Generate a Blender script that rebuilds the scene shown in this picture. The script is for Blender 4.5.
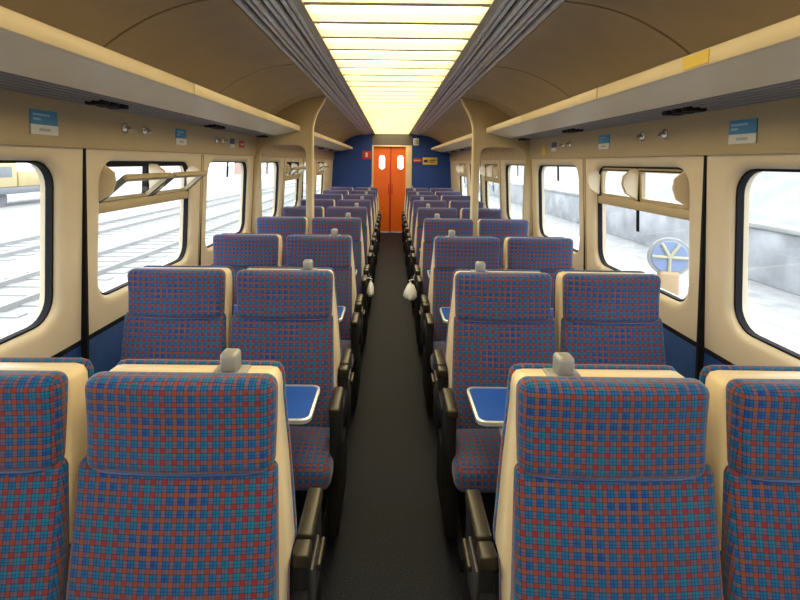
import bpy, bmesh, math, random
from mathutils import Vector, Matrix
random.seed(7)
for o in list(bpy.data.objects):
    bpy.data.objects.remove(o, do_unlink=True)
S = bpy.context.scene
COL = S.collection

# ------------------------------------------------------------------ camera
EYE = 1.64
cd = bpy.data.cameras.new('camera'); cam = bpy.data.objects.new('camera', cd); COL.objects.link(cam)
cd.sensor_width = 36.0; cd.lens = 36.0 * 480 / 800
cd.shift_x = 0.0119; cd.shift_y = -0.1179; cd.clip_start = 0.02; cd.clip_end = 500
PITCH = math.atan(0.09)
cam.matrix_world = (Matrix.Translation((-0.017, 0, EYE)) @ Matrix.Rotation(math.pi/2 - PITCH, 4, 'X')
                    @ Matrix.Rotation(math.radians(0.65), 4, 'Z'))
S.camera = cam

# ------------------------------------------------------------------ world, exposure
w = bpy.data.worlds.new('overcast_sky'); S.world = w; w.use_nodes = True
nt = w.node_tree; bg = nt.nodes['Background']
bg.inputs['Color'].default_value = (0.90, 0.95, 1.0, 1); bg.inputs['Strength'].default_value = 5.2
S.view_settings.view_transform = 'Standard'; S.view_settings.look = 'None'
S.view_settings.exposure = 0.0; S.view_settings.gamma = 1.0; S.view_settings.use_curve_mapping = False

# ------------------------------------------------------------------ materials
MAT = {}
def mat(name, col, rough=0.5, metal=0.0, noise=0.0, nscale=30.0, bump=0.0, emit=None, estr=0.0, spec=0.5, sheen=0.0):
    m = bpy.data.materials.new(name); m.use_nodes = True
    n = m.node_tree.nodes; l = m.node_tree.links; b = n['Principled BSDF']
    b.inputs['Base Color'].default_value = (*col, 1); b.inputs['Roughness'].default_value = rough
    b.inputs['Metallic'].default_value = metal; b.inputs['Specular IOR Level'].default_value = spec
    if sheen: b.inputs['Sheen Weight'].default_value = sheen
    if noise or bump:
        tc = n.new('ShaderNodeTexCoord'); nz = n.new('ShaderNodeTexNoise')
        nz.inputs['Scale'].default_value = nscale; nz.inputs['Detail'].default_value = 5
        l.new(tc.outputs['Object'], nz.inputs['Vector'])
        if noise:
            mr = n.new('ShaderNodeMapRange')
            mr.inputs['From Min'].default_value = 0.3; mr.inputs['From Max'].default_value = 0.7
            mr.inputs['To Min'].default_value = 1 - noise; mr.inputs['To Max'].default_value = 1 + noise
            l.new(nz.outputs['Fac'], mr.inputs['Value'])
            mx = n.new('ShaderNodeVectorMath'); mx.operation = 'SCALE'
            mx.inputs[0].default_value = col; l.new(mr.outputs['Result'], mx.inputs['Scale'])
            l.new(mx.outputs['Vector'], b.inputs['Base Color'])
        if bump:
            bp = n.new('ShaderNodeBump'); bp.inputs['Strength'].default_value = bump; bp.inputs['Distance'].default_value = 0.003
            l.new(nz.outputs['Fac'], bp.inputs['Height']); l.new(bp.outputs['Normal'], b.inputs['Normal'])
    if emit:
        b.inputs['Emission Color'].default_value = (*emit, 1); b.inputs['Emission Strength'].default_value = estr
    MAT[name] = m
    return m

mat('cream', (0.71, 0.57, 0.35), 0.38, noise=0.03, nscale=6)
mat('cream_wall', (0.67, 0.56, 0.40), 0.36, noise=0.03, nscale=4)
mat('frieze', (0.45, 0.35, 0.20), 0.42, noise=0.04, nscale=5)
mat('vault', (0.56, 0.43, 0.26), 0.6, noise=0.06, nscale=4)
mat('panel_brown', (0.42, 0.33, 0.20), 0.5, noise=0.04, nscale=6)
mat('rack_under', (0.78, 0.66, 0.47), 0.4, noise=0.03, nscale=6)
mat('grille_dark', (0.07, 0.065, 0.065), 0.4, metal=0.3)
mat('grille_slat', (0.66, 0.65, 0.66), 0.3, metal=0.4, noise=0.15, nscale=14)
mat('black_plastic', (0.009, 0.009, 0.011), 0.65, spec=0.25, noise=0.2, nscale=20)
mat('pad_vinyl', (0.026, 0.020, 0.011), 0.33, noise=0.15, nscale=25, bump=0.1)
mat('rubber', (0.008, 0.008, 0.012), 0.8, spec=0.2)
mat('grey_metal', (0.30, 0.295, 0.28), 0.4, metal=0.3, noise=0.05, nscale=20)
mat('silver_rim', (0.75, 0.75, 0.74), 0.28, metal=0.55)
mat('tray_blue', (0.012, 0.075, 0.36), 0.38, noise=0.05, nscale=15)
mat('panel_blue', (0.012, 0.055, 0.20), 0.55, noise=0.12, nscale=30)
mat('wall_blue', (0.01, 0.055, 0.30), 0.5, noise=0.06, nscale=6)
mat('door_orange', (0.90, 0.16, 0.012), 0.4, noise=0.04, nscale=5)
mat('header_grey', (0.10, 0.09, 0.085), 0.5)
mat('white_plastic', (0.80, 0.80, 0.78), 0.45)
mat('bag_white', (0.85, 0.86, 0.88), 0.4, sheen=0.2)
mat('sticker_blue', (0.05, 0.27, 0.52), 0.45)
mat('sticker_white', (0.70, 0.70, 0.68), 0.45)
mat('sticker_text', (0.28, 0.55, 0.74), 0.45)
mat('sticker_grey', (0.42, 0.43, 0.43), 0.45)
mat('sticker_red', (0.55, 0.03, 0.03), 0.45)
mat('sticker_yellow', (0.75, 0.52, 0.06), 0.45)
mat('sticker_navy', (0.02, 0.06, 0.2), 0.45)
mat('chrome', (0.7, 0.69, 0.66), 0.22, metal=0.9)
mat('rack_slat', (0.30, 0.29, 0.28), 0.4, metal=0.2)
mat('diffuser', (0.9, 0.86, 0.7), 0.4, emit=(1.0, 0.86, 0.52), estr=5.4)
mat('crossbar', (0.80, 0.69, 0.44), 0.45)
mat('light_trim', (0.50, 0.44, 0.34), 0.4)
mat('ballast', (0.28, 0.275, 0.27), 0.9, noise=0.18, nscale=2.5)
mat('concrete_pale', (0.3, 0.298, 0.29), 0.85, noise=0.06, nscale=1.0)
mat('line_white', (0.42, 0.42, 0.42), 0.8)
mat('rail_steel', (0.3, 0.295, 0.29), 0.5, metal=0.3)
mat('sleeper', (0.26, 0.255, 0.245), 0.9)
mat('vehicle_yellow', (0.42, 0.33, 0.16), 0.5)
mat('vehicle_dark', (0.16, 0.165, 0.18), 0.6)
mat('brick_pink', (0.36, 0.25, 0.21), 0.9, noise=0.1, nscale=3)
mat('stone_wall', (0.29, 0.295, 0.31), 0.9, noise=0.3, nscale=1.3)
mat('bank_pale', (0.26, 0.26, 0.25), 0.9, noise=0.2, nscale=0.8)
mat('leaf_green', (0.26, 0.33, 0.25), 0.9, noise=0.3, nscale=2)
mat('bark', (0.2, 0.2, 0.2), 0.9)
mat('sign_blue', (0.2, 0.26, 0.42), 0.5)
mat('sign_cream', (0.42, 0.4, 0.28), 0.6)
mat('sign_orange', (0.4, 0.28, 0.16), 0.6)
mat('roof_grey', (0.22, 0.225, 0.24), 0.8)

def fabric_mat(name, gain=1.0):
    m = bpy.data.materials.new(name); m.use_nodes = True; MAT[name] = m
    n = m.node_tree.nodes; l = m.node_tree.links; b = n['Principled BSDF']
    b.inputs['Roughness'].default_value = 0.85; b.inputs['Sheen Weight'].default_value = 0.25
    b.inputs['Sheen Roughness'].default_value = 0.5; b.inputs['Specular IOR Level'].default_value = 0.2
    uv = n.new('ShaderNodeUVMap'); uv.uv_map = 'UVMap'
    sp = n.new('ShaderNodeSeparateXYZ'); l.new(uv.outputs['UV'], sp.inputs[0])
    outs = []
    stops = [(0.0, (0.27, 0.085, 0.055)), (0.36, (0.006, 0.008, 0.02)), (0.43, (0.024, 0.12, 0.35)),
             (0.63, (0.006, 0.010, 0.04)), (0.69, (0.022, 0.145, 0.31)), (0.93, (0.006, 0.008, 0.02))]
    for ax, off in (('X', 0.18), ('Y', 0.3)):
        d = n.new('ShaderNodeMath'); d.operation = 'MULTIPLY_ADD'
        d.inputs[1].default_value = 1 / 0.0266; d.inputs[2].default_value = 100 + off
        l.new(sp.outputs[ax], d.inputs[0])
        f = n.new('ShaderNodeMath'); f.operation = 'FRACT'; l.new(d.outputs[0], f.inputs[0])
        r = n.new('ShaderNodeValToRGB'); r.color_ramp.interpolation = 'CONSTANT'
        el = r.color_ramp.elements
        el[0].position = 0; el[0].color = (*stops[0][1], 1)
        el[1].position = stops[1][0]; el[1].color = (*stops[1][1], 1)
        for p, c in stops[2:]:
            e = el.new(p); e.color = (*c, 1)
        l.new(f.outputs[0], r.inputs['Fac']); outs.append(r.outputs['Color'])
    mx = n.new('ShaderNodeMix'); mx.data_type = 'RGBA'; mx.inputs['Factor'].default_value = 0.5
    l.new(outs[0], mx.inputs['A']); l.new(outs[1], mx.inputs['B'])
    # slow drift between blue and teal yarn, fine pile relief
    tc = n.new('ShaderNodeTexNoise'); tc.inputs['Scale'].default_value = 9; l.new(uv.outputs['UV'], tc.inputs['Vector'])
    hs = n.new('ShaderNodeHueSaturation'); hs.inputs['Saturation'].default_value = 1.15; hs.inputs['Value'].default_value = gain
    mr = n.new('ShaderNodeMapRange'); mr.inputs['To Min'].default_value = 0.465; mr.inputs['To Max'].default_value = 0.525
    mr.inputs['From Min'].default_value = 0.3; mr.inputs['From Max'].default_value = 0.7
    l.new(tc.outputs['Fac'], mr.inputs['Value']); l.new(mr.outputs['Result'], hs.inputs['Hue'])
    l.new(mx.outputs['Result'], hs.inputs['Color']); l.new(hs.outputs['Color'], b.inputs['Base Color'])
    pl = n.new('ShaderNodeTexNoise'); pl.inputs['Scale'].default_value = 600; l.new(uv.outputs['UV'], pl.inputs['Vector'])
    bp = n.new('ShaderNodeBump'); bp.inputs['Strength'].default_value = 0.25; bp.inputs['Distance'].default_value = 0.001
    l.new(pl.outputs['Fac'], bp.inputs['Height']); l.new(bp.outputs['Normal'], b.inputs['Normal'])
fabric_mat('plaid', 0.80)

def carpet_mat():
    m = bpy.data.materials.new('carpet'); m.use_nodes = True; MAT['carpet'] = m
    n = m.node_tree.nodes; l = m.node_tree.links; b = n['Principled BSDF']
    tc = n.new('ShaderNodeTexCoord'); nz = n.new('ShaderNodeTexNoise'); nz.inputs['Scale'].default_value = 220; nz.inputs['Detail'].default_value = 3
    l.new(tc.outputs['Object'], nz.inputs['Vector'])
    r = n.new('ShaderNodeValToRGB'); e = r.color_ramp.elements
    e[0].position = 0.46; e[0].color = (0.0035, 0.0042, 0.007, 1); e[1].position = 0.68; e[1].color = (0.025, 0.030, 0.046, 1)
    l.new(nz.outputs['Fac'], r.inputs['Fac']); l.new(r.outputs['Color'], b.inputs['Base Color'])
    b.inputs['Roughness'].default_value = 0.6; b.inputs['Specular IOR Level'].default_value = 0.15
    bp = n.new('ShaderNodeBump'); bp.inputs['Strength'].default_value = 0.5; bp.inputs['Distance'].default_value = 0.002
    l.new(nz.outputs['Fac'], bp.inputs['Height']); l.new(bp.outputs['Normal'], b.inputs['Normal'])
carpet_mat()

def glass_mat(name, refl=0.07, tint=(1, 1, 1)):
    m = bpy.data.materials.new(name); m.use_nodes = True; MAT[name] = m
    n = m.node_tree.nodes; l = m.node_tree.links; n.remove(n['Principled BSDF'])
    t = n.new('ShaderNodeBsdfTransparent'); t.inputs['Color'].default_value = (*tint, 1)
    g = n.new('ShaderNodeBsdfGlossy'); g.inputs['Roughness'].default_value = 0.03
    mx = n.new('ShaderNodeMixShader'); mx.inputs['Fac'].default_value = refl
    l.new(t.outputs[0], mx.inputs[1]); l.new(g.outputs[0], mx.inputs[2])
    l.new(mx.outputs[0], n['Material Output'].inputs['Surface'])
glass_mat('glass', 0.06, (0.96, 0.98, 0.98)); glass_mat('screen_glass', 0.10, (0.95, 0.96, 0.95))

# ------------------------------------------------------------------ mesh helpers
class MB:
    def __init__(s): s.v = []; s.f = []
    def add(s, vs, fs):
        o = len(s.v); s.v += [tuple(p) for p in vs]; s.f += [tuple(i + o for i in f) for f in fs]; return s
    def box(s, x0, x1, y0, y1, z0, z1, bev=0.0, seg=2):
        bm = bmesh.new()
        M = Matrix.Translation(((x0+x1)/2, (y0+y1)/2, (z0+z1)/2)) @ Matrix.Diagonal((abs(x1-x0), abs(y1-y0), abs(z1-z0), 1))
        bmesh.ops.create_cube(bm, size=1, matrix=M)
        if bev: bmesh.ops.bevel(bm, geom=list(bm.edges), offset=bev, segments=seg, profile=0.5, affect='EDGES')
        bm.verts.index_update()
        s.add([v.co[:] for v in bm.verts], [[v.index for v in f.verts] for f in bm.faces]); bm.free(); return s
    def loops(s, L, closed=True, caps=(False, False)):
        n = len(L[0]); vs = [p for lp in L for p in lp]; fs = []
        for a in range(len(L) - 1):
            for i in range(n if closed else n - 1):
                j = (i + 1) % n
                fs.append((a*n+i, a*n+j, (a+1)*n+j, (a+1)*n+i))
        if caps[0]: fs.append(tuple(range(n))[::-1])
        if caps[1]: fs.append(tuple((len(L)-1)*n + i for i in range(n)))
        return s.add(vs, fs)
    def tube(s, pts, r, n=8, caps=True):
        pts = [Vector(p) for p in pts]; L = []
        for i, p in enumerate(pts):
            t = (pts[min(i+1, len(pts)-1)] - pts[max(i-1, 0)]).normalized()
            a = t.cross(Vector((0, 0, 1)))
            if a.length < 1e-3: a = t.cross(Vector((1, 0, 0)))
            a.normalize(); b = t.cross(a)
            L.append([p + a*r*math.cos(2*math.pi*k/n) + b*r*math.sin(2*math.pi*k/n) for k in range(n)])
        return s.loops(L, True, (caps, caps))
    def cushion(s, hx, hy, hz, r, fn=None, k=3, m=5):
        """rounded box centred on 0 with half sizes; fn maps each point"""
        def ax(h):
            q = [h - r + r*math.tan(math.pi/4*i/k) for i in range(1, k+1)]
            inner = [-(h-r) + 2*(h-r)*i/m for i in range(m+1)]
            return [-x for x in reversed(q)] + inner + q
        bm = bmesh.new(); H = (hx, hy, hz)
        for axis in range(3):
            u, v = [(1, 2), (2, 0), (0, 1)][axis]
            U, V = ax(H[u]), ax(H[v])
            for sg in (-1, 1):
                g = []
                for a in U:
                    row = []
                    for b in V:
                        p = [0, 0, 0]; p[axis] = sg*H[axis]; p[u] = a; p[v] = b
                        c = [max(-(H[i]-r), min(H[i]-r, p[i])) for i in range(3)]
                        d = Vector(p) - Vector(c); d = d.normalized()*r
                        row.append(bm.verts.new(Vector(c) + d))
                    g.append(row)
                for i in range(len(U)-1):
                    for j in range(len(V)-1):
                        q = [g[i][j], g[i+1][j], g[i+1][j+1], g[i][j+1]]
                        bm.faces.new(q if sg > 0 else q[::-1])
        bmesh.ops.remove_doubles(bm, verts=bm.verts, dist=1e-5)
        bm.verts.index_update()
        vs = [v.co[:] for v in bm.verts]
        if fn: vs = [fn(*p) for p in vs]
        s.add(vs, [[v.index for v in f.verts] for f in bm.faces]); bm.free(); return s
    def xform(s, fn): s.v = [tuple(fn(*p)) for p in s.v]; return s
    def mesh(s, name, mname, mirror=False, uv=False, angle=35):
        me = bpy.data.meshes.new(name)
        v = [(-p[0], p[1], p[2]) for p in s.v] if mirror else s.v
        f = [t[::-1] for t in s.f] if mirror else s.f
        me.from_pydata(v, [], f); me.validate(); me.update()
        bm = bmesh.new(); bm.from_mesh(me)
        if not mirror or True: bmesh.ops.recalc_face_normals(bm, faces=bm.faces)
        bm.to_mesh(me); bm.free()
        me.materials.append(MAT[mname])
        me.polygons.foreach_set('use_smooth', [True]*len(me.polygons))
        me.set_sharp_from_angle(angle=math.radians(angle))
        if uv:
            ul = me.uv_layers.new(name='UVMap')
            for p in me.polygons:
                n = p.normal
                for li in p.loop_indices:
                    c = me.vertices[me.loops[li].vertex_index].co
                    a = [abs(n.x), abs(n.y)*1.3, abs(n.z)]
                    k = a.index(max(a))
                    ul.data[li].uv = (c.y, c.z) if k == 0 else (c.x, c.z) if k == 1 else (c.x, c.y)
        return me
    def build(s, name, mname, parent=None, mirror=False, uv=False, angle=35):
        o = bpy.data.objects.new(name, s.mesh(name, mname, mirror, uv, angle)); COL.objects.link(o)
        if parent: o.parent = parent
        return o

def tag(o, label=None, cat=None, group=None, kind=None):
    if label: o['label'] = label
    if cat: o['category'] = cat
    if group: o['group'] = group
    if kind: o['kind'] = kind
    return o
def empty(name, loc=(0, 0, 0), parent=None):
    o = bpy.data.objects.new(name, None); COL.objects.link(o); o.location = loc; o.empty_display_size = 0.1
    if parent: o.parent = parent
    return o
def copy_tree(o, parent=None):
    c = o.copy(); COL.objects.link(c); c.parent = parent
    for ch in [x for x in KIDS.get(o, [])]: copy_tree(ch, c)
    return c
KIDS = {}
def index_kids(o):
    KIDS[o] = list(o.children)
    for ch in KIDS[o]: index_kids(ch)
def rrect(x0, x1, z0, z1, r, k=6):
    """rounded rectangle loop in 2D, counter-clockwise"""
    r = max(r, 1e-4); out = []
    for cx, cz, a0 in ((x1-r, z1-r, 0), (x0+r, z1-r, 90), (x0+r, z0+r, 180), (x1-r, z0+r, 270)):
        for i in range(k+1):
            a = math.radians(a0 + 90*i/k); out.append((cx + r*math.cos(a), cz + r*math.sin(a)))
    return out
def offset2d(P, d):
    """inset a CCW polygon by d"""
    n = len(P); out = []
    for i in range(n):
        a, b, c = Vector(P[i-1]), Vector(P[i]), Vector(P[(i+1) % n])
        e1 = (b-a); e2 = (c-b)
        if e1.length < 1e-9: e1 = e2
        if e2.length < 1e-9: e2 = e1
        n1 = Vector((-e1.y, e1.x)).normalized(); n2 = Vector((-e2.y, e2.x)).normalized()
        nn = n1 + n2
        if nn.length < 1e-6: nn = n1
        nn.normalize(); k = max(0.5, nn.dot(n1)); out.append(tuple(b + nn*d/k))
    return out
def slab(mb, P, y0, y1, bev=0.006, lean=None):
    """x-z outline P given thickness in y with rounded rims"""
    lean = lean or (lambda z: 0.0)
    Q = offset2d(P, bev)
    L = [[(x, y + lean(z), z) for x, z in pp] for pp, y in ((Q, y0), (P, y0+bev), (P, y1-bev), (Q, y1))]
    return mb.loops(L, True, (True, True))

# ------------------------------------------------------------------ the coach shell
YB, YE = -2.0, 11.2            # back and door end of the saloon
BAY = 1.325; W1 = 1.45
CENT = [W1 + BAY*(i-2) for i in range(9)]     # window centres along the coach
HOPPER = {3, 6, 8}
HALF = 0.515; WZ0, WZ1 = 0.965, 1.63; PZ0, PZ1 = 0.82, 1.69
def WX(z): return 1.36 + 0.057*(1.69 - z) if z > 0.82 else 1.41

# floor
fl = MB().box(-1.5, 1.5, YB, YE+1.2, -0.06, 0).build('floor', 'carpet'); tag(fl, kind='structure')

def spline(P, n=6):
    out = []
    for i in range(len(P)-1):
        p0, p1, p2, p3 = P[max(i-1, 0)], P[i], P[i+1], P[min(i+2, len(P)-1)]
        for k in range(n):
            t = k/n
            out.append(tuple(0.5*((2*b) + (c-a)*t + (2*a-5*b+4*c-d)*t*t + (-a+3*b-3*c+d)*t**3) for a, b, c, d in zip(p0, p1, p2, p3)))
    out.append(P[-1]); return out
VP = spline([(0.655, 2.275), (0.78, 2.258), (0.90, 2.225), (1.01, 2.175), (1.13, 2.10), (1.25, 1.995), (1.34, 1.875)], 4)

# ceiling : backing slab, vault panels, ribbed air grilles
ce = MB().box(-1.5, 1.5, YB, YE, 2.356, 2.41).build('ceiling', 'grille_dark'); tag(ce, kind='structure')
seams = [YB] + [1.94 + 1.27*(i-3) for i in range(12) if YB + 0.3 < 1.94 + 1.27*(i-3) < YE - 0.3] + [YE]
for sg in (-1, 1):
    for a, b in zip(seams[:-1], seams[1:]):
        mb = MB()
        inner = VP; outer = [(x + 0.012, z + 0.02) for x, z in VP]
        P = inner + outer[::-1]
        L = [[(sg*x, y, z) for x, z in P] for y in (a + 0.008, b - 0.008)]
        mb.loops(L, True, (True, True)).build('vault_panel', 'vault', ce)
    mb = MB()
    Q = [(x + 0.016, z + 0.024) for x, z in VP]; P = Q + [(x + 0.02, z + 0.02) for x, z in Q][::-1]
    mb.loops([[(sg*x, y, z) for x, z in P] for y in (YB, YE)], True, (True, True)).build('vault_backing', 'grille_dark', ce)
    for k in range(7):             # long metal ribs beside the lights
        x0 = 0.425 + k*0.0325
        mb = MB(); zz = 2.287 - 0.0042*k + 0.010*(k % 2)
        mb.box(sg*x0, sg*(x0 + 0.023), YB, YE, zz, zz + 0.03, 0.005, 1).build('rib', 'grille_slat', ce)

# side walls
def wall_hole_panel(y0, y1, c, side):
    k = 6
    out = rrect(y0, y1, PZ0, PZ1, 0.0005, k)
    lo = rrect(c-HALF-0.05, c+HALF+0.05, WZ0-0.05, WZ1+0.035, 0.15, k)
    l1 = rrect(c-HALF-0.032, c+HALF+0.032, WZ0-0.032, WZ1+0.022, 0.135, k)
    l2 = rrect(c-HALF-0.012, c+HALF+0.012, WZ0-0.012, WZ1+0.008, 0.115, k)
    l3 = rrect(c-HALF, c+HALF, WZ0, WZ1, 0.105, k)
    L = []
    for lp, d in ((out, 0.05), (out, 0), (lo, 0.0), (l1, 0.004), (l2, 0.014), (l3, 0.034), (l3, 0.085), (out, 0.085), (out, 0.05)):
        L.append([(side*(WX(z) + d), y, z) for y, z in lp])
    return MB().loops(L)
def sheared_box(y0, y1, z0, z1, d0, d1, side, bev=0.0):
    mb = MB().box(d0, d1, y0, y1, z0, z1, bev)
    return mb.xform(lambda x, y, z: (side*(WX(z) + x), y, z))

def window_unit(idx, c, side, hopper, opened):
    root = empty('window_%d' % idx, (side*1.40, c, WZ0)); tag(root, kind='structure')
    def L(mb, name, m, parent=root):
        px, py, pz = side*1.40, c, WZ0
        mb.xform(lambda x, y, z: (x - px, y - py, z - pz)); return mb.build(name, m, parent)
    k = 6
    a = rrect(c-HALF-0.004, c+HALF+0.004, WZ0-0.004, WZ1+0.004, 0.108, k); b = rrect(c-HALF+0.008, c+HALF-0.008, WZ0+0.006, WZ1-0.008, 0.098, k)
    def ring(a, b, d0, d1):
        return MB().loops([[(side*(WX(z)+d), y, z) for y, z in lp] for lp, d in ((a, d0), (b, d0), (b, d1), (a, d1), (a, d0))])
    L(ring(a, b, 0.030, 0.058), 'gasket', 'rubber')
    TZ = 1.405
    def pane(z0, z1):
        lp = rrect(c-HALF+0.005, c+HALF-0.005, z0, z1, 0.09 if not hopper else 0.02, k)
        return MB().loops([[(side*(WX(z)+d), y, z) for y, z in lp] for d in (0.046, 0.052)], True, (True, True))
    if not hopper:
        L(pane(WZ0+0.005, WZ1-0.005), 'pane', 'glass')
        L(sheared_box(c-0.011, c+0.011, WZ1-0.13, WZ1-0.006, 0.036, 0.047, side, 0.003), 'pane_strip', 'rubber')
        return root
    L(pane(WZ0+0.005, TZ-0.01), 'pane', 'glass')
    if not opened: L(sheared_box(c-0.011, c+0.011, TZ-0.15, TZ-0.02, 0.036, 0.047, side, 0.003), 'pane_strip', 'rubber')
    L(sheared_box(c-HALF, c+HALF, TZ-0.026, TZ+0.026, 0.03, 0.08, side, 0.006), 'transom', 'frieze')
    L(sheared_box(c-0.014, c+0.014, TZ+0.02, WZ1, 0.045, 0.08, side, 0.004), 'mullion', 'rubber')
    L(sheared_box(c-HALF, c+HALF, WZ1-0.028, WZ1+0.002, 0.04, 0.08, side, 0.005), 'top_rail', 'rubber')
    for s in (-1, 1):
        y0, y1 = (c-HALF+0.025, c-0.018) if s < 0 else (c+0.018, c+HALF-0.025)
        H = 0.195
        hp = empty('hopper', (0, 0, 0), root)
        X0 = WX(TZ) + 0.05; ang = math.radians(50 if opened else 4)
        def place(mb):
            # local: u (along coach), t up the leaf, d outwards
            return mb.xform(lambda d, u, t: (side*(X0 + d*math.cos(ang) - t*math.sin(ang)), u, TZ + 0.024 + t*math.cos(ang) + d*math.sin(ang)))
        fr = rrect(y0, y1, 0, H, 0.02, 4); fi = rrect(y0+0.022, y1-0.022, 0.022, H-0.024, 0.012, 4)
        mb = MB().loops([[(d, u, t) for u, t in lp] for lp, d in ((fr, -0.008), (fi, -0.008), (fi, 0.012), (fr, 0.012), (fr, -0.008))])
        o = L(place(mb), 'hopper_frame', 'frieze', hp)
        gp = rrect(y0+0.02, y1-0.02, 0.02, H-0.022, 0.012, 4)
        L(place(MB().loops([[(d, u, t) for u, t in gp] for d in (0.0, 0.004)], True, (True, True))), 'pane', 'glass', hp)
        L(place(MB().box(-0.016, 0.014, y0-0.004, y1+0.004, H-0.012, H+0.010, 0.004)), 'top_bar', 'frieze', hp)
        if opened:
            for yy in (y0 - 0.003, y1 - 0.017):
                L(place(MB().box(-0.012, 0.016, yy, yy + 0.020, 0.0, H, 0.003)), 'side_strip', 'vehicle_dark', hp)
        # draught cheeks at both ends
        for yy in (y0 - 0.012, y1 + 0.002):
            P = [(0.035, 0.01), (0.035, 0.19), (0.0, 0.185), (-0.045, 0.15), (-0.05, 0.10), (-0.03, 0.05)]
            mb = MB().loops([[(side*(WX(1.5) + x), u, TZ + 0.024 + z) for x, z in P] for u in (yy, yy + 0.009)], True, (True, True))
            L(mb, 'cheek', 'rack_under', hp)
    return root

widx = 0
for side, nm in ((-1, 'left'), (1, 'right')):
    wl = empty('wall_%s' % nm, (0, 0, 0)); tag(wl, kind='structure')
    edges = [YB] + [(a+b)/2 for a, b in zip(CENT[:-1], CENT[1:])] + [YE]
    for i, c in enumerate(CENT):
        y0, y1 = edges[i] + 0.006, edges[i+1] - 0.006
        wall_hole_panel(y0, y1, c, side).build('window_panel', 'cream_wall', wl)
        widx += 1
        window_unit(widx, c, side, i in HOPPER, side < 0)
        MB().box(1.41, 1.45, y0, y1, 0.0, PZ0 - 0.012, 0.004).xform(lambda x, y, z: (side*x, y, z)).build('lower_panel', 'panel_blue', wl)
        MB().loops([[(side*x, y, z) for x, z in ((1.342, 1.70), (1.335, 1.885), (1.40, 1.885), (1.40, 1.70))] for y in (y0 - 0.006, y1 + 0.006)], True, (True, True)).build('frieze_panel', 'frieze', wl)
    for i, e in enumerate(edges[1:-1]):
        if i % 2 == 0:
            sheared_box(e - 0.0075, e + 0.0075, 0.0, PZ1 - 0.002, -0.004, 0.07, side).build('joint_strip', 'rubber', wl)
        else:
            for q in (-0.022, 0.012):
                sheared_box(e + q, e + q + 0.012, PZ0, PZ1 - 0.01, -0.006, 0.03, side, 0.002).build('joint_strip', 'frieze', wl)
            sheared_box(e - 0.006, e + 0.006, 0.0, PZ1 - 0.002, 0.01, 0.07, side).build('joint_backing', 'rubber', wl)
    sheared_box(YB, YE, PZ0 - 0.016, PZ0 + 0.006, -0.006, 0.07, side, 0.003).build('dado_strip', 'rubber', wl)
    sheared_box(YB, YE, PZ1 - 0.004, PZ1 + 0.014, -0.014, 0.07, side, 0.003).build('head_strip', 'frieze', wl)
    # outer skin above and below keeps daylight out
    MB().box(side*1.455, side*1.50, YB, YE, -0.06, PZ0 + 0.02).build('outer_skin', 'grille_dark', wl)
    MB().box(side*1.43, side*1.50, YB, YE, PZ1 - 0.02, 2.36).build('outer_skin', 'grille_dark', wl)

# wall behind the camera
wb = MB().box(-1.5, 1.5, YB - 0.06, YB, 0, 2.36).build('wall_back', 'panel_brown'); tag(wb, kind='structure')

# end wall with the orange doors
we = empty('wall_end', (0, YE, 0)); tag(we, kind='structure')
for x0, x1 in ((-1.5, -0.462), (0.468, 1.5)):
    MB().box(x0, x1, 0, 0.06, 0, 2.36).build('bulkhead', 'wall_blue', we)
MB().box(-0.462, 0.468, 0, 0.06, 2.005, 2.36).build('header', 'header_grey', we)
tr = empty('trim_1', (0, YE - 0.012, 0)); tag(tr, kind='structure')
MB().box(-0.462, -0.425, -0.02, 0.08, 0, 2.035, 0.006).build('jamb', 'cream', tr)
MB().box(0.328, 0.468, -0.02, 0.08, 0, 2.035, 0.006).build('jamb', 'cream', tr)
MB().box(-0.425, 0.328, -0.02, 0.08, 2.0, 2.035, 0.006).build('lintel', 'cream', tr)
def door_leaf(idx, x0, x1, cx):
    d = empty('door_%d' % idx, ((x0+x1)/2, YE + 0.03, 0)); tag(d, kind='structure')
    ox = -(x0+x1)/2
    out = rrect(x0+ox, x1+ox, 0.01, 2.0, 0.002, 6); hole = rrect(cx-0.08+ox, cx+0.08+ox, 1.46, 1.82, 0.0795, 6)
    MB().loops([[(x, y, z) for x, z in lp] for lp, y in ((out, 0.0), (hole, 0.0), (hole, 0.035), (out, 0.035), (out, 0.0))]).build('leaf', 'door_orange', d)
    hi = rrect(cx-0.066+ox, cx+0.066+ox, 1.474, 1.806, 0.065, 6); ho = rrect(cx-0.09+ox, cx+0.09+ox, 1.45, 1.83, 0.0895, 6)
    MB().loops([[(x, y, z) for x, z in lp] for lp, y in ((ho, -0.008), (hi, -0.008), (hi, 0.03), (ho, 0.002), (ho, -0.008))]).build('window_rim', 'door_orange', d)
    MB().loops([[(x, y, z) for x, z in hole] for y in (0.015, 0.02)], True, (True, True)).build('pane', 'glass', d)
    hx = (x1 - 0.03 if idx == 1 else x0 + 0.012) + ox
    MB().box(hx, hx + 0.02, -0.02, 0.002, 0.9, 1.15, 0.006).build('door_handle', 'sticker_red', d)
door_leaf(1, -0.426, -0.045, -0.225); door_leaf(2, -0.005, 0.330, 0.205)
MB().box(-0.046, -0.004, YE + 0.03, YE + 0.06, 0.0, 2.0, 0.004).build('trim_2', 'sticker_red')
tag(bpy.data.objects['trim_2'], kind='structure')

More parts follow.
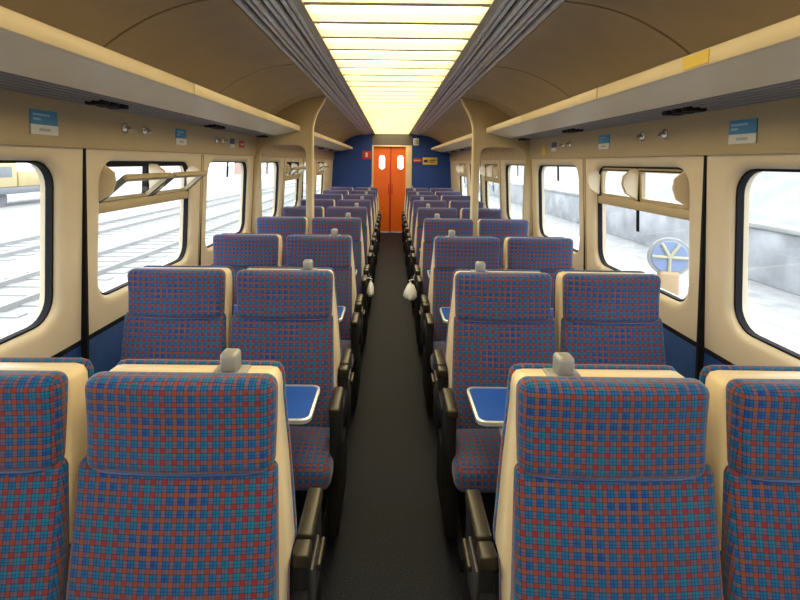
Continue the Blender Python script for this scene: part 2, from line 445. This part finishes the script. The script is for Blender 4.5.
# ------------------------------------------------------------------ ceiling light : one long fitting
lt = empty('ceiling_light', (0, YB, 2.292))
tag(lt, 'long warm white luminous ceiling strip divided by narrow cross bars above the aisle', 'ceiling light')
LW = 0.385; PIT = 0.272
dm = MB().box(-LW, LW, 0.004, PIT - 0.004, 0.044, 0.054, 0.002).mesh('diffuser', 'diffuser')
cm = MB().box(-LW - 0.004, LW + 0.004, -0.020, 0.020, 0.0, 0.006, 0.002).box(-LW - 0.004, LW + 0.004, -0.004, 0.004, 0.005, 0.05).mesh('cross_bar', 'crossbar')
yy = YB + 0.06; off = (2.057 - yy) % PIT
y = yy + off - PIT
while y < YE - 0.02:
    c = bpy.data.objects.new('cross_bar', cm); COL.objects.link(c); c.parent = lt; c.location = (0, y - YB, 0)
    if y + PIT < YE + 0.12:
        d = bpy.data.objects.new('diffuser', dm); COL.objects.link(d); d.parent = lt; d.location = (0, y - YB, 0)
    y += PIT
for sg in (-1, 1):
    MB().box(sg*LW, sg*0.422, 0.0, YE - YB, -0.006, 0.056, 0.003).build('side_trim', 'light_trim', lt)

# ------------------------------------------------------------------ luggage racks
SCREEN = 4.75
def rack(y0, y1, side, label):
    r = empty('luggage_rack', (side*1.1, y0, 1.89)); tag(r, label, 'luggage rack', 'overhead luggage racks')
    def B(mb, name, m, parent=r):
        mb.xform(lambda x, y, z: (side*x - side*1.1, y - y0, z - 1.9)); return mb.build(name, m, parent)
    P = [(0.928, 1.948), (1.0, 1.930), (1.07, 1.914), (1.145, 1.900), (1.145, 1.915), (1.07, 1.929), (1.0, 1.945), (0.928, 1.963)]
    B(MB().loops([[(x, y, z) for x, z in P] for y in (y0, y1)], True, (True, True)), 'shelf', 'rack_under')
    js = [y0] + [2.2 + 1.27*k for k in range(-4, 9) if y0 + 0.15 < 2.2 + 1.27*k < y1 - 0.15] + [y1]
    for a, b in zip(js[:-1], js[1:]):
        B(MB().box(0.905, 0.931, a + 0.003, b - 0.003, 1.944, 1.996, 0.007), 'lip', 'cream')
    for k in range(6):
        x0 = 1.152 + k*0.032; z0 = 1.895 - k*0.003
        B(MB().box(x0, x0 + 0.018, y0, y1, z0, z0 + 0.012, 0.003, 1), 'grille_slat', 'rack_slat')
    B(MB().box(1.145, 1.345, y0, y1, 1.908, 1.916), 'grille_backing', 'grille_dark')
    for a in js[1:]:
        for q in range(3):
            yy = a - 0.20 + q*0.075
            if yy < y1 - 0.1: B(MB().box(1.20, 1.28, yy, yy + 0.045, 1.874, 1.897, 0.005), 'vent_clip', 'black_plastic')
    return r
rack(YB, SCREEN - 0.02, -1, 'cream luggage rack on the railway track side, away from the orange doors')
rack(SCREEN + 0.02, YE, -1, 'cream luggage rack on the railway track side, between partition and orange doors')
rr = rack(YB, SCREEN - 0.02, 1, 'cream luggage rack on the platform side, away from the orange doors')
rack(SCREEN + 0.02, YE, 1, 'cream luggage rack on the platform side, between partition and orange doors')
st = MB().box(0.9025, 0.9055, 1.43, 1.555, 1.941, 1.979).build('notice_sticker', 'sticker_yellow')
tag(st, 'pale yellow label strip on the lip of the platform side luggage rack', 'sticker')

# ------------------------------------------------------------------ glazed partition screens
def screen(side, label):
    r = empty('partition_screen', (side*0.8, SCREEN, 0)); tag(r, label, 'partition', 'partition screens behind the fourth row')
    def B(mb, name, m):
        mb.xform(lambda x, y, z: (side*(x - 0.8), y, z)); return mb.build(name, m, r)
    edge = spline([(0.787, 1.72), (0.787, 1.93), (0.776, 2.02), (0.742, 2.12), (0.695, 2.20), (0.66, 2.27)], 4)
    arcs = [(1.300, 1.70), (1.293, 1.745), (1.270, 1.78), (1.235, 1.798), (0.95, 1.80), (0.895, 1.79), (0.866, 1.765), (0.855, 1.72)]
    ceil = [(x - 0.001, z + 0.004) for x, z in VP]
    P = edge + ceil + [(1.345, 1.70)] + arcs
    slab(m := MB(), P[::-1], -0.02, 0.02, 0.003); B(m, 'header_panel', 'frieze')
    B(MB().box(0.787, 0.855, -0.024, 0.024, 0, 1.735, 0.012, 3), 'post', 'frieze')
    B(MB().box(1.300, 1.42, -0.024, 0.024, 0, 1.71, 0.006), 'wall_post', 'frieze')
    E = [(0.787, 0.0), (0.787, 0.9)] + edge
    Lp = []
    for i, (x, z) in enumerate(E):
        a = Vector(E[max(i-1, 0)]); b = Vector(E[min(i+1, len(E)-1)]); t = (b-a).normalized(); nn = Vector((-t.y, t.x))*0.008
        Lp.append([(x + nn.x, -0.026, z + nn.y), (x + nn.x, 0.026, z + nn.y), (x - nn.x, 0.026, z - nn.y), (x - nn.x, -0.026, z - nn.y)])
    B(MB().loops(Lp, True, (True, True)), 'edge_trim', 'cream')
    B(MB().box(0.85, 1.305, -0.004, 0.004, 0.45, 1.795), 'pane', 'screen_glass')
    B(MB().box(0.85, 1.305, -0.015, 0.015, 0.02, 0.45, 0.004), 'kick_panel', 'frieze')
    return r
screen(-1, 'cream arched partition post with glass pane, on the railway track side')
screen(1, 'cream arched partition post with glass pane, on the platform side')

# ------------------------------------------------------------------ seats
def lean_back(z):       # y of the front of the backrest at height z
    return -0.09*max(0.0, (0.93 - z))/0.43
def lean_shell(z): return -0.12*(1.13 - z)
def make_seat(aisle, mirror):
    """local frame: aisle lies towards -x, the seat faces -y; mirror flips x"""
    r = empty('passenger_seat', (0, 0, 0))
    def B(mb, name, m, parent=r, uv=False, angle=35): return mb.build(name, m, parent, mirror, uv, angle)
    # headrest
    def fh(x, y, z):
        q = z/0.112
        x2 = x*(1.0 - 0.02*(1-q)*0.5)
        y2 = y - 0.014*math.cos(min(1, abs(x)/0.224)*math.pi/2)*(1 if y < 0 else 0) - 0.012*max(0, -q)*(1 if y < 0 else 0)
        return (x2, y2 + 0.034, z + 1.027)
    B(MB().cushion(0.224, 0.034, 0.112, 0.031, fh), 'headrest', 'plaid', uv=True, angle=80)
    # back cushion
    xa1, xb1 = (-0.226, 0.244) if aisle else (-0.228, 0.24)
    xa0, xb0 = (-0.238, 0.252) if aisle else (-0.236, 0.25)
    def fb(x, y, z):
        t = (z + 0.255)/0.51                      # 0 bottom, 1 top
        xa = xa0 + (xa1-xa0)*t; xb = xb0 + (xb1-xb0)*t
        u = (x + 0.24)/0.48; zz = z + 0.683
        bul = -0.014*math.sin(math.pi*max(0, min(1, u)))*(1 if y < 0 else 0)
        return (xa + (xb-xa)*u, y + 0.044 + lean_back(zz) + bul, zz)
    B(MB().cushion(0.24, 0.038, 0.255, 0.02, fb), 'back_cushion', 'plaid', uv=True, angle=80)
    # piping between headrest and back cushion
    B(MB().tube([(-0.222, 0.010, 0.919), (-0.15, -0.006, 0.918), (-0.06, -0.011, 0.918), (0.06, -0.011, 0.918), (0.15, -0.006, 0.918), (0.224, 0.010, 0.919)], 0.004, 6), 'piping', 'sticker_navy')
    # seat cushion
    def fs(x, y, z):
        u = y/0.21
        return (x - 0.012, y - 0.185, z + 0.408 + (0.014 if z > 0 else 0)*(1-u*u)*math.cos(x/0.26*math.pi/2) + (-0.03*max(0, u) if z > 0 else 0))
    B(MB().cushion(0.252 if aisle else 0.238, 0.215, 0.055, 0.04, fs), 'seat_cushion', 'plaid', uv=True, angle=80)
    # moulded cream shell
    ea = [(-0.190, 1.128), (-0.206, 1.125), (-0.216, 1.112), (-0.220, 1.09), (-0.222, 1.05), (-0.238, 0.92), (-0.249, 0.80), (-0.256, 0.725),
          (-0.255, 0.700), (-0.250, 0.685), (-0.244, 0.67), (-0.240, 0.62), (-0.240, 0.42)] if aisle else \
         [(-0.200, 1.130), (-0.219, 1.125), (-0.229, 1.110), (-0.233, 1.08), (-0.235, 1.0), (-0.235, 0.92), (-0.232, 0.80), (-0.230, 0.6), (-0.230, 0.42)]
    eb = [(0.232, 0.42), (0.232, 0.80), (0.214, 1.05), (0.212, 1.09), (0.207, 1.112), (0.197, 1.125), (0.182, 1.128)]
    P = ea + eb                       # goes down the aisle edge, up the other: counter-clockwise
    slab(m := MB(), P, 0.048, 0.118, 0.008, lean_shell); B(m, 'shell', 'cream', angle=50)
    # upholstered back panel, a touch larger than the shell at the top
    P2 = [(x*1.006, z + (0.004 if z > 1.0 else 0)) for x, z in P]
    slab(m := MB(), P2, 0.116, 0.140, 0.009, lean_shell); B(m, 'back_panel', 'plaid', uv=True, angle=50)
    # pedestal
    B(MB().box(-0.20, 0.20, -0.30, 0.02, 0.05, 0.385, 0.01), 'pedestal', 'black_plastic')
    B(MB().box(-0.23, 0.22, -0.36, 0.08, 0.0, 0.055, 0.006), 'base_plate', 'black_plastic')
    # fold-down tray behind the seat
    t = empty('tray_table', (0, 0, 0), r)
    def T(mb, name, m): return mb.build(name, m, t, mirror)
    tx0, tx1 = -0.208, 0.19; ty0, ty1 = 0.575, 0.85
    o = rrect(tx0, tx1, ty0, ty1, 0.035, 5); i = rrect(tx0+0.009, tx1-0.009, ty0+0.009, ty1-0.009, 0.027, 5)
    T(MB().loops([[(x, y, z) for x, y in lp] for lp, z in ((o, 0.709), (o, 0.723), (i, 0.725), (i, 0.709), (o, 0.709))]), 'tray_rim', 'silver_rim')
    T(MB().loops([[(x, y, z) for x, y in i] for z in (0.710, 0.7205)], True, (True, True)), 'tray_top', 'tray_blue')
    for xx in (-0.12, 0.12):
        T(MB().tube([(xx, 0.065, 0.60), (xx, 0.30, 0.63), (xx, 0.60, 0.699), (xx, 0.80, 0.702)], 0.009, 6), 'tray_arm', 'grey_metal')
    if aisle:
        # grab handle on the top corner
        h = empty('grab_handle', (0, 0, 0), r)
        MB().box(-0.142, -0.060, 0.052, 0.106, 1.121, 1.134, 0.005).build('handle_plate', 'grey_metal', h, mirror)
        MB().box(-0.122, -0.078, 0.055, 0.099, 1.128, 1.180, 0.011, 3).build('handle_knob', 'grey_metal', h, mirror)
        # armrest : front pad, dark yoke, hinged rear pad, side panel
        a = empty('armrest', (0, 0, 0), r)
        def A(mb, name, m): return mb.build(name, m, a, mirror)
        A(MB().box(-0.290, -0.244, -0.305, -0.105, 0.615, 0.652, 0.009, 3), 'front_pad', 'pad_vinyl')
        A(MB().box(-0.286, -0.248, -0.298, -0.11, 0.33, 0.62, 0.008), 'front_bracket', 'black_plastic')
        A(MB().box(-0.290, -0.246, -0.11, 0.08, 0.46, 0.552, 0.010), 'yoke', 'black_plastic')
        A(MB().box(-0.290, -0.244, 0.070, 0.127, 0.612, 0.652, 0.008, 3), 'hinge_pad', 'pad_vinyl')
        A(MB().box(-0.290, -0.244, 0.137, 0.325, 0.615, 0.655, 0.009, 3), 'rear_pad', 'pad_vinyl')
        A(MB().box(-0.287, -0.247, 0.075, 0.315, 0.30, 0.620, 0.008), 'rear_bracket', 'black_plastic')
        A(MB().box(-0.295, -0.286, 0.095, 0.215, 0.46, 0.59, 0.003), 'side_plate', 'grille_dark')
        A(MB().box(-0.308, -0.294, 0.145, 0.245, 0.54, 0.56, 0.005), 'recline_lever', 'pad_vinyl')
        A(MB().box(-0.284, -0.236, -0.28, 0.10, 0.08, 0.36, 0.01), 'side_panel', 'black_plastic')
    return r

ORD = ['first', 'second', 'third', 'fourth', 'fifth']
SX = {('aisle', -1): -0.502, ('window', -1): -1.002, ('aisle', 1): 0.509, ('window', 1): 1.009}
first_row = 1.09; PITCH_ROW = 1.06
for (kind, side), x in SX.items():
    proto = make_seat(kind == 'aisle', side < 0); index_kids(proto)
    for n in range(9):
        s = proto if n == 0 else copy_tree(proto)
        s.location = (x, (first_row + PITCH_ROW*n) if n else 1.055, 0)
        sd = 'railway track side' if side < 0 else 'platform side'
        if n < 4: lab = 'plaid %s seat on %s, %s row before partition, away from orange doors' % (kind, sd, ORD[3-n])
        else:     lab = 'plaid %s seat on %s, %s row beyond partition, towards orange doors' % (kind, sd, ORD[n-4])
        tag(s, lab, 'seat', 'blue plaid passenger seats in rows')
        if n == 3 and kind == 'window':       # the partition takes the place of this tray
            for t in [c for c in s.children_recursive if c.name.startswith('tray')]: bpy.data.objects.remove(t)

# ------------------------------------------------------------------ litter bags tied to the armrests
def bag(x, y, side, wd, ht, label):
    mb = MB(); L = []
    prof = [(0.0, 0.010), (0.08, 0.016), (0.2, 0.05), (0.5, 0.085), (0.8, 0.095), (0.95, 0.075), (1.0, 0.02)]
    for q, (t, r) in enumerate(prof):
        L.append([(math.cos(a)*r*wd*(1 + 0.12*math.sin(3*a + q)), math.sin(a)*r*0.9*(1 + 0.15*math.sin(5*a + 2*q)), -t*ht)
                  for a in [2*math.pi*k/16 for k in range(16)]])
    mb.loops(L, True, (True, True))
    r = empty('litter_bag', (x, y, 0.64)); tag(r, label, 'bag', 'white litter bags')
    mb.build('sack', 'bag_white', r, angle=60)
    MB().tube([(0, 0, -0.01), (-0.012*side, 0, 0.012), (0.02*side, 0, 0.022), (0.032*side, 0, 0.016)], 0.004, 6).build('tie', 'bag_white', r)
bag(-0.178, 4.27 - 0.26, -1, 0.32, 0.13, 'small white plastic litter bag hanging from a railway track side armrest')
bag(0.158, 4.27 - 0.30, 1, 0.6, 0.15, 'white plastic litter bag hanging from a platform side armrest')

# ------------------------------------------------------------------ notices and fittings on the frieze
def fx(z): return 1.342 - (z - 1.70)*0.007/0.185
def notice(y, z, side, wy, hz, label, cat='sticker', style='blue', group=None):
    r = empty('notice_sticker', (side*(fx(z)), y, z)); tag(r, label, cat, group)
    def B(y0, y1, z0, z1, d, m, name): MB().box(-side*0.0002, -side*d, y0, y1, z0, z1).build(name, m, r)
    if style == 'blue':
        B(-wy/2, wy/2, -hz*0.10, hz/2, 0.004, 'sticker_blue', 'blue_field')
        B(-wy/2, wy/2, -hz/2, -hz*0.10, 0.004, 'sticker_white', 'white_field')
        s = 1 if side > 0 else -1
        e = wy*0.42*(-s)      # lettering starts at the reader's left
        for row, (ln, zz) in enumerate(((0.62, 0.30), (0.28, 0.12))):
            a, b = sorted((-e if False else (wy*0.42)*s*-1*-1, (wy*0.42 - wy*ln)*s))
            B(a, b, hz*(zz - 0.05), hz*(zz + 0.05), 0.005, 'sticker_text', 'print_line')
        B(-wy*0.2, wy*0.2, -hz*0.36, -hz*0.24, 0.005, 'sticker_grey', 'print_line')
    elif style == 'small_blue':
        B(-wy/2, wy/2, -hz*0.1, hz/2, 0.004, 'sticker_navy', 'blue_field'); B(-wy/2, wy/2, -hz/2, -hz*0.1, 0.004, 'sticker_white', 'white_field')
    elif style == 'red':
        B(-wy/2, wy/2, -hz/2, hz/2, 0.004, 'sticker_red', 'red_field'); B(-wy*0.3, wy*0.3, -hz*0.1, hz*0.1, 0.005, 'sticker_white', 'print_line')
    elif style == 'yellow':
        MB().loops([[(-side*d, yy, zz) for yy, zz in ((-wy/2, -hz/2), (wy/2, -hz/2), (0, hz/2))] for d in (0.0003, 0.004)], True, (True, True)).build('triangle', 'sticker_yellow', r)
    return r
notice(1.845, 1.776, -1, 0.145, 0.092, 'large blue and white notice over the first track side window, before the tilted vents')
notice(3.04, 1.785, -1, 0.15, 0.10, 'blue and white notice above the tilted track side vents')
notice(1.87, 1.774, 1, 0.145, 0.092, 'large blue and white notice over platform side wall joint, near the closed vents')
notice(3.08, 1.785, 1, 0.15, 0.09, 'blue and white notice above the closed platform side vents')
notice(4.02, 1.785, -1, 0.11, 0.075, 'small navy and white sticker on track side frieze, beside a red sticker', style='small_blue')
notice(4.27, 1.785, -1, 0.13, 0.06, 'small red sticker on track side frieze, beside the partition', style='red')
notice(4.02, 1.785, 1, 0.11, 0.075, 'small navy and white sticker on platform side frieze, beside a yellow triangle', style='small_blue')
notice(4.28, 1.775, 1, 0.14, 0.10, 'small yellow warning triangle on the platform side frieze', style='yellow')
def knob(y, z, side, label, group):
    r = empty('coat_hook', (side*fx(z), y, z)); tag(r, label, 'hook', group)
    L = [[(-side*d, q*math.cos(a), q*math.sin(a)) for a in [2*math.pi*k/14 for k in range(14)]] for d, q in ((0, 0.026), (0.005, 0.026), (0.008, 0.020))]
    MB().loops(L, True, (True, True)).build('rose', 'chrome', r)
    MB().tube([(-side*0.004, 0, 0.006), (-side*0.022, 0, 0.004), (-side*0.032, 0, -0.008), (-side*0.034, 0, -0.004)], 0.006, 8).build('peg', 'chrome', r)
for y, side, lab in ((2.40, -1, 'chrome coat hook above the tilted track side vents, nearer the wall joint'),
                     (2.59, -1, 'chrome coat hook above the tilted track side vents, nearer the blue notice there'),
                     (3.66, -1, 'chrome coat hook on track side frieze, between blue notice and another hook'),
                     (3.80, -1, 'chrome coat hook on track side frieze, right beside a small navy sticker'),
                     (2.40, 1, 'chrome coat hook above the closed platform side vents, nearer the wall joint'),
                     (2.61, 1, 'chrome coat hook above the closed platform side vents, nearer the blue notice there'),
                     (3.66, 1, 'chrome coat hook on platform side frieze, between blue notice and another hook'),
                     (3.80, 1, 'chrome coat hook on platform side frieze, right beside a small navy sticker')):
    knob(y, 1.795, side, lab, 'coat hooks on the frieze')

# ------------------------------------------------------------------ signs on the end wall
def wall_sign(name, x0, x1, z0, z1, m, label, cat, lines=None):
    r = empty(name, ((x0+x1)/2, YE, (z0+z1)/2)); tag(r, label, cat)
    hx, hz = (x1-x0)/2, (z1-z0)/2
    MB().box(-hx, hx, -0.010, 0.001, -hz, hz, 0.002).build('plate', m, r)
    for a, b, c, d, mm in lines or []:
        MB().box(a*hx, b*hx, -0.0125, -0.009, c*hz, d*hz).build('print_mark', mm, r)
wall_sign('wall_sign', -0.685, -0.485, 1.71, 1.90, 'sticker_red', 'square red notice on the blue wall beside the orange doors', 'sign', [(-0.25, 0.25, -0.5, 0.6, 'sticker_white')])
wall_sign('wall_sign', 0.505, 0.69, 1.645, 1.735, 'sticker_red', 'narrow red sign beside the yellow sign on the blue wall', 'sign', [(-0.8, 0.8, -0.15, 0.2, 'sticker_white')])
wall_sign('wall_sign', 0.72, 1.06, 1.60, 1.765, 'sticker_yellow', 'yellow rectangular sign on the blue wall beside the doors', 'sign',
          [(-0.85, -0.3, -0.4, 0.4, 'sticker_navy'), (-0.1, 0.85, 0.1, 0.4, 'header_grey'), (-0.1, 0.6, -0.4, -0.1, 'header_grey')])
sp = empty('wall_speaker', (0.56, YE, 2.12)); tag(sp, 'small pale grey box high on the wall above the door frame', 'box')
MB().box(-0.065, 0.065, -0.05, 0.001, -0.08, 0.08, 0.008).build('housing', 'white_plastic', sp)
MB().box(-0.045, 0.045, -0.054, -0.048, -0.055, 0.055, 0.002).build('front_grille', 'sticker_grey', sp)

# ------------------------------------------------------------------ outside : yard to one side, platform to the other
gd = MB().box(-150, 150, -60, 260, -1.35, -1.25).build('ground', 'ballast'); tag(gd, kind='structure')
for x, g in ((-4.0, 0), (-8.0, 1), (-12.0, 2)):
    tk = empty('railway_track', (x, -20, -1.25)); tag(tk, ['railway track running closest beside the coach', 'second railway track out from the coach across the ballast yard', 'third railway track out from the coach, towards the yellow machine'][g], 'railway track', 'tracks in the yard')
    for s in (-0.72, 0.72):
        MB().box(s - 0.035, s + 0.035, 0, 120, 0.0, 0.13).build('rail', 'rail_steel', tk)
    sm = MB().box(-1.25, 1.25, -0.13, 0.13, -0.02, 0.03, 0.01, 1).mesh('sleeper', 'sleeper')
    for k in range(75):
        o = bpy.data.objects.new('sleeper', sm); COL.objects.link(o); o.parent = tk; o.location = (0, 16 + k*0.7, 0)

def vehicle(x, y, ln, label, m, z0=-1.25):
    r = empty('track_machine', (x, y, z0)); tag(r, label, 'rail vehicle')
    MB().box(-1.3, 1.3, 0, ln, 0.75, 1.15, 0.05).build('underframe', 'vehicle_dark', r)
    MB().box(-1.3, 1.3, 0.1, 3.2, 1.15, 2.75, 0.1).build('cab', m, r)
    MB().box(-1.31, 1.31, 0.5, 1.3, 1.75, 2.4, 0.02).build('cab_window', 'vehicle_dark', r)
    MB().box(-1.31, 1.31, 1.7, 2.8, 1.75, 2.4, 0.02).build('cab_window', 'vehicle_dark', r)
    MB().box(-1.2, 1.2, 3.4, ln - 0.2, 1.15, 2.1, 0.08).build('engine_hood', m, r)
    for yy in (1.0, 2.4, ln - 2.6, ln - 1.2):
        for s in (-0.8, 0.8):
            MB().tube([(s - 0.07, yy, 0.46), (s + 0.07, yy, 0.46)], 0.46, 16).build('wheel', 'vehicle_dark', r)
    return r
vehicle(-24.0, 26.0, 13, 'yellow track machine standing far across the yard', 'vehicle_yellow')
def building(x, y, wx, wy, h, label, m, z0=-1.25):
    r = empty('trackside_building', (x, y, z0)); tag(r, label, 'building')
    MB().box(-wx/2, wx/2, -wy/2, wy/2, 0, h).build('walls', m, r)
    P = [(-wx/2 - 0.3, h), (wx/2 + 0.3, h), (0, h + wx*0.25)]
    MB().loops([[(px, yy, pz) for px, pz in P] for yy in (-wy/2 - 0.3, wy/2 + 0.3)], True, (True, True)).build('roof', 'roof_grey', r)
    for k in range(int(wy/2.5)):
        for s in (-1, 1):
            MB().box(s*wx/2 - 0.05, s*wx/2 + 0.05, -wy/2 + 0.8 + k*2.5, -wy/2 + 1.9 + k*2.5, h*0.4, h*0.75, 0.02).build('window', 'vehicle_dark', r)
building(-30.0, 126.0, 9, 40, 6.0, 'pinkish brick building beyond the railway yard', 'brick_pink')
building(17.0, 52.0, 7, 22, 6.5, 'red brick building behind the platform bank', 'brick_pink')

pf = MB().box(1.75, 4.7, -20, 90, -1.25, -0.12, 0.03).build('platform', 'concrete_pale'); tag(pf, kind='structure')
ln = MB().box(4.30, 4.58, -20, 90, -0.121, -0.114).build('trim_3', 'line_white'); tag(ln, kind='structure')
wl2 = MB()
tk = empty('railway_track', (6.6, -20, -1.25)); tag(tk, 'railway track between the platform and the grey stone wall', 'railway track', 'tracks in the yard')
for s in (-0.72, 0.72):
    MB().box(s - 0.035, s + 0.035, 0, 110, 0.0, 0.13).build('rail', 'rail_steel', tk)
sw = empty('retaining_wall', (9.4, -10, -1.25)); tag(sw, 'grey stone retaining wall beyond the platform with pale bank above', 'wall')
MB().box(-0.2, 0.4, 0, 70, 0, 1.35, 0.03).build('stone_face', 'stone_wall', sw)
MB().box(-0.28, 0.45, 0, 70, 1.35, 1.47, 0.03).build('coping', 'bank_pale', sw)
MB().loops([[(0.45, y, 1.3), (5.0, y, 3.0), (12.0, y, 3.2), (12.0, y, 0), (0.45, y, 0)] for y in (0, 70)], True, (True, True)).build('bank', 'bank_pale', sw)
def tree(x, y, h, label, seed):
    rnd = random.Random(seed); r = empty('tree', (x, y, 1.4)); tag(r, label, 'tree', 'trees on the bank')
    MB().tube([(0, 0, 0), (0.05, 0.03, h*0.4), (-0.05, 0.05, h*0.8)], 0.16, 8).build('trunk', 'bark', r)
    mb = MB()
    for k in range(900):
        a = rnd.uniform(0, 6.28); q = rnd.random()**0.5*1.6; zz = h*0.45 + rnd.random()*h*0.6
        p = Vector((math.cos(a)*q, math.sin(a)*q, zz)); u = Vector((rnd.uniform(-1, 1), rnd.uniform(-1, 1), rnd.uniform(-1, 1))).normalized()*0.16
        v = u.orthogonal().normalized()*0.11
        mb.add([p - u, p + v, p + u, p - v], [(0, 1, 2, 3)])
    tag(mb.build('foliage', 'leaf_green', r), kind='stuff')
tree(13.0, 14.5, 4.5, 'shorter pale green tree on the bank behind the stone wall', 1)
tree(14.5, 21.0, 5.5, 'taller pale green tree on the bank behind the stone wall', 2)

ws = empty('round_sign', (3.55, 6.05, -0.12)); tag(ws, 'round blue disc with cream spokes on an orange stand, on the platform', 'sign')
MB().box(-0.12, 0.12, -0.10, 0.10, 0, 0.42, 0.04, 3).build('stand', 'sign_orange', ws)
def disc(r, y0, y1, z, n=28): return MB().loops([[(q*math.cos(a), y, z + q*math.sin(a)) for a in [2*math.pi*k/n for k in range(n)]] for q, y in ((r-0.01, y0), (r, y0 + 0.008), (r, y1 - 0.008), (r-0.01, y1))], True, (True, True))
disc(0.25, -0.03, 0.03, 0.60).build('rim', 'concrete_pale', ws)
disc(0.21, -0.045, -0.02, 0.60).build('disc', 'sign_blue', ws)
for a in (60, 120, 180, 270, 0):
    c, s = math.cos(math.radians(a)), math.sin(math.radians(a))
    MB().tube([(0.0, -0.05, 0.60), (0.2*c, -0.05, 0.60 + 0.2*s)], 0.022, 8).build('spoke', 'sign_cream', ws)
ws.rotation_euler.z = math.radians(-20)

def lamp_post(x, y, h, label, z0):
    r = empty('lamp_post', (x, y, z0)); tag(r, label, 'lamp post')
    MB().tube([(0, 0, 0), (0, 0, h*0.5), (0, 0, h)], 0.07, 10).build('mast', 'vehicle_dark', r)
    MB().tube([(0, 0, h - 0.05), (-0.5, 0, h + 0.05), (-0.9, 0, h + 0.05)], 0.035, 8).build('arm', 'vehicle_dark', r)
    MB().box(-1.2, -0.75, -0.1, 0.1, h + 0.0, h + 0.1, 0.03).build('lamp_head', 'vehicle_dark', r)
lamp_post(4.0, 9.5, 4.2, 'grey lamp post standing on the platform', -0.12)
lamp_post(-10.0, 24.0, 7.0, 'tall grey lamp post standing between the yard tracks', -1.25)
